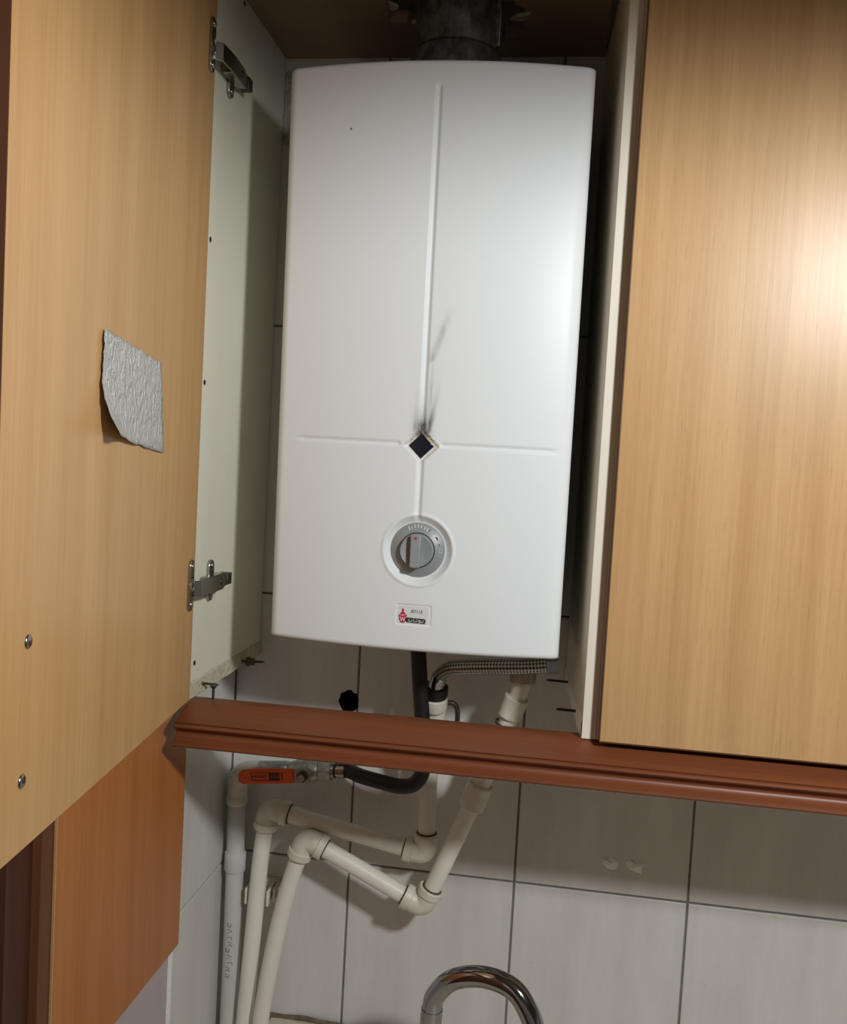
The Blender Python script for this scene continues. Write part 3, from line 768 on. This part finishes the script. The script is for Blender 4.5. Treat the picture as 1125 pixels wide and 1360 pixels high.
# ================================================================== foil patch stuck on the open door
TLc, TRc, BRc, BLc = (0.3190, 0.7165), (0.1610, 0.7025), (0.1450, 0.6095), (0.3260, 0.6280)
fo = MB(); n = 26; vs = []; random.seed(4)
for j in range(n+1):
    for i in range(n+1):
        u, v = i/n, j/n
        s_ = (TLc[0]*(1-u)+TRc[0]*u)*(1-v)+(BLc[0]*(1-u)+BRc[0]*u)*v
        z = (TLc[1]*(1-u)+TRc[1]*u)*(1-v)+(BLc[1]*(1-u)+BRc[1]*u)*v
        z += 0.0022*noise.noise(Vector((u*9, v*9, 0.3)))*(1 if j in (0, n) else 0.5)
        s_ += 0.003*noise.noise(Vector((u*7, v*11, 5.3)))*(1 if i in (0, n) else 0.5)
        crl = max(0.0, (1-u)*0.6+v*0.75-0.92)
        h = 0.0012+0.0012*(noise.noise(Vector((u*14, v*10, 2.1)))+0.5)+0.10*crl*crl+0.0012*max(0, 0.25-u)*4
        vs.append(dpt(s_, z, h))
fs = [(j*(n+1)+i, j*(n+1)+i+1, (j+1)*(n+1)+i+1, (j+1)*(n+1)+i) for j in range(n) for i in range(n)]
fobj = fo.add(vs, fs).build('foil_patch', 'foil')
so_ = fobj.modifiers.new('thick', 'SOLIDIFY'); so_.thickness = 0.0005
tag(fobj, 'crumpled square of silver foil stuck to the open cabinet door', 'foil')

# ================================================================== plumbing
PR, FR = 0.0123, 0.0172
# gas riser
gp_ = thing('gas_pipe', (0.0805, -0.030, -0.2995), 'grey gas riser pipe in the wall corner with coupling and print', 'pipe')
gpath = [(0.0812, -0.03, -0.2995), (0.0815, -0.03, -0.1416), (0.0806, -0.03, -0.0065), (0.0794, -0.03, 0.098)]
MB().tube(spline(gpath, 6), 0.0134, n=28).build('tube', 'greypipe', gp_)
MB().tube([(0.0809, -0.03, -0.0185), (0.0809, -0.03, -0.0165), (0.0808, -0.03, 0.0095), (0.0808, -0.03, 0.0115)], [0.0152, 0.0160, 0.0160, 0.0152], n=28).build('coupling', 'greypipe', gp_)
el = fillet([(0.0794, -0.03, 0.088), (0.0796, -0.031, 0.134), (0.118, -0.040, 0.142)], 0.024, 10)
MB().tube(el, 0.0150, n=24).build('elbow', 'pvcfit', gp_)
MB().tube([(0.0794, -0.03, 0.084), (0.0794, -0.03, 0.086), (0.0794, -0.03, 0.096), (0.0794, -0.03, 0.098)], [0.0150, 0.0162, 0.0162, 0.0150], n=24).build('elbow_collar', 'pvcfit', gp_)
# worn print running down the pipe
random.seed(9)
pr_ = MB()
for k in range(9):
    z = -0.098-0.0098*k; a0 = 0.10+random.uniform(-0.1, 0.1)
    def pp(da, dz): 
        a = a0+da; return Vector((0.0813+0.0136*math.sin(a), -0.03-0.0136*math.cos(a), z+dz))
    kind = k % 4
    if kind == 0: seq = [(-0.3, 0.003), (-0.35, -0.002), (0.0, -0.003), (0.05, 0.002)]
    elif kind == 1: seq = [(-0.3, -0.003), (0.2, 0.0), (-0.25, 0.003)]
    elif kind == 2: seq = [(-0.25, 0.0), (0.2, 0.001), (0.25, -0.003)]
    else: seq = [(-0.3, 0.003), (0.2, 0.002), (-0.1, 0.0), (0.2, -0.003), (-0.3, -0.002)]
    pr_.tube([pp(*q) for q in seq], 0.0004, n=5)
pr_.build('print', 'ink', gp_)

# gas valve
ax = Vector((1, -0.04, 0.115)).normalized()
gv = thing('gas_valve', (0.165, -0.043, 0.15), 'metal gas valve with flat orange lever under the moulding', 'valve')
vc = Vector((0.118, -0.040, 0.142))
MB().lathe(vc-ax*0.004, ax, [(0, 0.0135), (0.002, 0.0150), (0.046, 0.0150), (0.048, 0.0135)], n=8).build('inlet_nut', 'brass', gv, bevel=0.001)
MB().lathe(vc+ax*0.044, ax, [(0, 0.0125), (0.006, 0.0145), (0.018, 0.0175), (0.034, 0.0175), (0.044, 0.0150), (0.046, 0.0140)], n=28).build('body', 'brass', gv)
MB().lathe(vc+ax*0.090, ax, [(0, 0.0150), (0.0015, 0.0168), (0.018, 0.0168), (0.0195, 0.0150)], n=6).build('outlet_nut', 'brass', gv, bevel=0.001)
MB().lathe(vc+ax*0.110, ax, [(0, 0.0125), (0.004, 0.0125), (0.0045, 0.0105), (0.012, 0.0105)], n=24).build('hose_barb', 'chrome', gv)
sc = vc+ax*0.070
fwd = Vector((0.04, -1, 0)).normalized()
MB().lathe(sc, fwd, [(0, 0.011), (0.020, 0.011), (0.021, 0.009)], n=24).build('stem_boss', 'brass', gv)
upv = fwd.cross(ax)*-1
if upv.z < 0: upv = -upv
lc0 = sc+fwd*0.0225
lev = MB(); 
def lp(a, b_): return lc0-ax*a+upv*b_
poly = [lp(-0.012, 0.009), lp(-0.012, -0.009), lp(0.012, -0.0105), lp(0.092, -0.0115), lp(0.0985, -0.008), lp(0.0985, 0.004), lp(0.092, 0.010), lp(0.070, 0.012), lp(0.014, 0.011)]
MB().prism([lp(-0.013, 0.0095), lp(-0.013, -0.0095), lp(0.013, -0.0105), lp(0.013, 0.0105)], None, fwd*0.002).build('lever_plate', 'brass', gv, bevel=0.001)
lever = MB().prism([lp(0.0132, 0.0112), lp(0.0132, -0.0105), lp(0.092, -0.0120), lp(0.0985, -0.008), lp(0.0985, 0.003), lp(0.092, 0.0092), lp(0.075, 0.0112)], None, fwd*0.0035).build('lever', 'orange', gv, bevel=0.0012)
MB().lathe(lc0+fwd*0.002, fwd, [(0, 0.0084), (0.004, 0.0084), (0.005, 0.007)], n=6).build('stem_nut', 'screwm', gv)
MB().lathe(lc0+fwd*0.007, fwd, [(0, 0.0048), (0.004, 0.0048), (0.0045, 0.0038), (0.0035, 0.0030), (0.0035, 0.0)], n=20).build('stem', 'brass', gv)
lz = fwd*0.0037
def lbox(a0, a1, b0, b1, nm, m_, th=0.0003):
    return MB().prism([lp(a0, b0)+lz, lp(a1, b0)+lz, lp(a1, b1)+lz, lp(a0, b1)+lz], None, fwd*th).build(nm, m_, lever, smooth=False)
for a0, a1, b0, b1 in ((0.034, 0.078, 0.0050, 0.0056), (0.034, 0.078, -0.0062, -0.0056), (0.0772, 0.078, -0.0062, 0.0056)): lbox(a0, a1, b0, b1, 'print_frame', 'ink')
lbox(0.0345, 0.050, -0.0058, 0.0052, 'print_block', 'ink')
lbox(0.0300, 0.0312, -0.0066, 0.0060, 'print_frame', 'ink')
ls = MB(); random.seed(2)
for q in range(4):
    a = 0.0475-q*0.0034; ls.tube([lp(a, -0.002)+lz*1.15, lp(a-0.0006, 0.0022)+lz*1.15, lp(a-0.0022, 0.0016)+lz*1.15, lp(a-0.0008, -0.0002)+lz*1.15, lp(a-0.0022, -0.0022)+lz*1.15], 0.00035, n=5)
ls.build('print_strokes', 'orange', lever)
ls = MB()
for q in range(6):
    a = 0.0755-q*0.0038; ls.tube([lp(a, -0.0024)+lz*1.05, lp(a, 0.0018)+lz*1.05, lp(a-0.002, 0.0008)+lz*1.05, lp(a-0.0006, -0.0016)+lz*1.05], 0.00035, n=5)
ls.build('print_strokes', 'ink', lever)

# black gas hose
hs = thing('gas_hose', (0.30, -0.06, 0.15), 'black rubber gas hose looping from the valve up to the heater', 'hose')
h0 = vc+ax*0.114
hp_ = [h0, h0+ax*0.02, (0.2739, -0.060, 0.1565), (0.3035, -0.070, 0.1552), (0.3322, -0.078, 0.1545), (0.3524, -0.085, 0.1610), (0.3640, -0.089, 0.1764), (0.3678, -0.094, 0.1981), (0.3675, -0.100, 0.2234), (0.3635, -0.109, 0.2675), (0.3590, -0.113, 0.3115), (0.3555, -0.113, 0.3450), (0.3530, -0.113, 0.3712)]
MB().tube(spline(hp_, 8), 0.0106, n=24).build('tube', 'black', hs)
cl = h0+ax*0.011
MB().tube([cl-ax*0.0045, cl+ax*0.0045], 0.0117, n=28).build('clamp', 'steel', hs)
MB().obox(cl+Vector((0.0, -0.003, 0.0135)), ax*0.005, Vector((0, 0.005, 0)), Vector((0, 0, 0.003))).build('clamp_screw', 'screwm', hs, bevel=0.001)
hpnt = MB()
for k in range(5):
    c_ = Vector((0.318+0.0048*k, -0.0835-0.0016*k, 0.1565))
    hpnt.tube([c_+Vector((0, 0, -0.0016)), c_+Vector((0, 0, 0.0016)), c_+Vector((0.0022, 0, 0.0014 if k % 2 else -0.001))], 0.00035, n=5)
hpnt.build('print', 'paleink', hs)

def water_pipe(name, loc, label, segs, elbows, couplings):
    t = thing(name, loc, label, 'pipe', 'white plastic water pipes')
    for path, smooth_ in segs:
        MB().tube(spline(path, 8) if smooth_ else path, PR, n=26).build('tube', 'pvc', t)
    for (a, c_, b_) in elbows:
        a, c_, b_ = Vector(a), Vector(c_), Vector(b_)
        da, db = (a-c_).normalized(), (b_-c_).normalized(); L_ = 0.030
        el_ = fillet([c_+da*L_, c_, c_+db*L_], 0.020, 10)
        eo = MB().tube(el_, FR*0.95, n=26).build('elbow', 'pvcfit', t)
        for d_ in (da, db):
            MB().tube([c_+d_*(L_-0.010), c_+d_*(L_-0.009), c_+d_*(L_+0.0005), c_+d_*(L_+0.0015)], [FR*0.95, FR*1.06, FR*1.06, FR], n=26).build('collar', 'pvcfit', eo)
            MB().tube([c_+d_*(L_+0.001), c_+d_*(L_+0.0032)], [PR*1.22, PR*1.12], n=26).build('joint', 'seam', eo)
    for (a, b_, r) in couplings:
        a, b_ = Vector(a), Vector(b_); d_ = (b_-a).normalized()
        MB().tube([a, a+d_*0.0015, b_-d_*0.0015, b_], [r*0.93, r, r, r*0.93], n=26).build('coupling', 'pvcfit', t)
    return t
# pipe with the upper bend: rises by the corner, crosses right, climbs behind the moulding
A0 = [(0.1085, -0.045, -0.2995), (0.1107, -0.045, -0.247), (0.1171, -0.045, -0.1289), (0.1215, -0.045, -0.0471), (0.1262, -0.046, 0.0227), (0.1335, -0.048, 0.0835)]
A1, A2, A3 = (0.1350, -0.048, 0.0900), (0.3725, -0.052, 0.0500), (0.3712, -0.056, 0.180)
wa = water_pipe('water_pipe', (0.11, -0.045, -0.2995), 'white plastic water pipe with the upper bend, clipped to the tiles',
    [(A0, True), ([A1, A2], False), ([A2, A3, (0.3725, -0.062, 0.255), (0.3745, -0.070, 0.272)], True)],
    [(A0[-2], A1, A2), (A1, A2, A3)], [((0.3722, -0.060, 0.236), (0.3742, -0.069, 0.270), 0.0175)])
# angle fitting at the top of that pipe
MB().lathe((0.3755, -0.075, 0.268), (0.03, -0.25, 1), [(0, 0.016), (0.004, 0.0185), (0.018, 0.0185), (0.020, 0.0160), (0.020, 0.0)], n=28).build('socket', 'pvcfit', wa)
MB().lathe((0.3762, -0.080, 0.2875), (0.03, -0.25, 1), [(0, 0.0165), (0.005, 0.0182), (0.016, 0.0182), (0.018, 0.015), (0.012, 0.012), (0.012, 0.0)], n=28).build('rubber_ring', 'black', wa)
MB().tube(spline([(0.388, -0.068, 0.276), (0.400, -0.066, 0.277), (0.407, -0.064, 0.268), (0.408, -0.062, 0.250)], 6), 0.0036, n=12).build('handle_wire', 'screwm', wa)
# pipe with the lower bend
B0 = [(0.1390, -0.060, -0.2995), (0.1409, -0.060, -0.2334), (0.1457, -0.060, -0.1864), (0.1598, -0.062, -0.0924), (0.1756, -0.064, -0.0163), (0.1880, -0.066, 0.0290), (0.1955, -0.068, 0.0530)]
B1, B2 = (0.1985, -0.068, 0.0605), (0.3755, -0.072, -0.0180)
B3, B4 = (0.4395, -0.085, 0.1480), (0.4930, -0.103, 0.3100)
wb = water_pipe('water_pipe', (0.14, -0.06, -0.2995), 'white plastic water pipe with the lower bend, slanting up to the heater',
    [(B0, True), ([B1, B2], False), ([B2, B3, B4, (0.497, -0.105, 0.3712)], True)],
    [(B0[-2], B1, B2), (B1, B2, B3)], [(lerp(B3, B4, -0.06), lerp(B3, B4, 0.16), 0.0180), (lerp(B3, B4, 0.78), lerp(B3, B4, 0.96), 0.0170)])
MB().tube([lerp(B3, B4, 0.70), lerp(B3, B4, 0.716)], 0.0150, n=24).build('joint', 'seam', wb)
MB().lathe((0.497, -0.105, 0.322), (0.01, 0, 1), [(0, 0.015), (0.003, 0.018), (0.026, 0.018), (0.028, 0.015)], n=8).build('union_nut', 'brass', wb, bevel=0.001)

# saddle clip on the wall
cp = thing('pipe_clip', (0.118, -0.001, -0.05), 'white plastic saddle clip holding a water pipe to the tiles', 'clip')
MB().box(0.103, 0.143, -0.012, -0.0006, -0.062, -0.036).build('base', 'pvcfit', cp, bevel=0.001)
for s_ in (-1, 1):
    c_ = 0.1215+s_*0.0150
    MB().box(min(c_, c_+s_*0.0035), max(c_, c_+s_*0.0035), -0.047, -0.0118, -0.061, -0.037).build('jaw', 'pvcfit', cp, bevel=0.001)
for k in range(2): MB().box(0.1420+k*0.0045, 0.1455+k*0.0045, -0.034+k*0.006, -0.004, -0.060+k*0.002, -0.038).build('tab', 'pvcfit', cp, bevel=0.0008)

# braided connector
bh = thing('braided_hose', (0.45, -0.10, 0.34), 'braided steel flexible hose running under the water heater', 'hose')
bp_ = [(0.3790, -0.089, 0.3050), (0.3830, -0.095, 0.3205), (0.3985, -0.108, 0.3353), (0.4219, -0.122, 0.3425), (0.4629, -0.137, 0.3500), (0.5024, -0.143, 0.3550), (0.5300, -0.143, 0.3590)]
MB().tube(spline(bp_, 10), 0.0100, n=28, uv=True).build('braid', 'braid', bh)
MB().tube([(0.3765, -0.085, 0.2995), (0.3800, -0.091, 0.3095), (0.3832, -0.095, 0.3210)], [0.0115, 0.0115, 0.0108], n=20).build('ferrule', 'chrome', bh)
MB().tube([(0.528, -0.143, 0.3588), (0.5435, -0.143, 0.3612)], [0.0125, 0.0125], n=6).build('nut', 'chrome', bh)
MB().lathe((0.422, -0.118, 0.366), (0, 0, 1), [(0, 0.006), (0.0205, 0.006), (0.0205, 0.0)], n=6).build('drain_stub', 'brass', heater, smooth=False)

# ================================================================== faucet
fc = thing('kitchen_faucet', (0.412, -0.225, -0.30), 'chrome gooseneck kitchen faucet standing on the countertop', 'faucet')
fp = [(0.410, -0.222, -0.286), (0.411, -0.223, -0.15), (0.4125, -0.225, -0.075), (0.418, -0.229, -0.050), (0.440, -0.240, -0.022), (0.477, -0.252, -0.0075), (0.512, -0.262, -0.0115), (0.532, -0.270, -0.031), (0.5445, -0.276, -0.060), (0.553, -0.280, -0.100), (0.556, -0.281, -0.130)]
MB().tube(spline(fp, 10), 0.0128, n=32).build('spout', 'chrome', fc)
MB().tube([(0.4115, -0.2235, -0.100), (0.4125, -0.2248, -0.072)], 0.0138, n=32).build('swivel_collar', 'chrome', fc)
MB().tube([(0.5555, -0.281, -0.126), (0.5565, -0.281, -0.148)], 0.0145, n=28).build('aerator', 'chrome', fc)
MB().lathe((0.410, -0.222, -0.2999), (0, 0, 1), [(0, 0.028), (0.004, 0.028), (0.008, 0.022), (0.060, 0.021), (0.064, 0.0135)], n=36).build('base', 'chrome', fc)
MB().tube([(0.410, -0.240, -0.262), (0.408, -0.285, -0.245)], [0.008, 0.006], n=20).build('handle', 'chrome', fc)
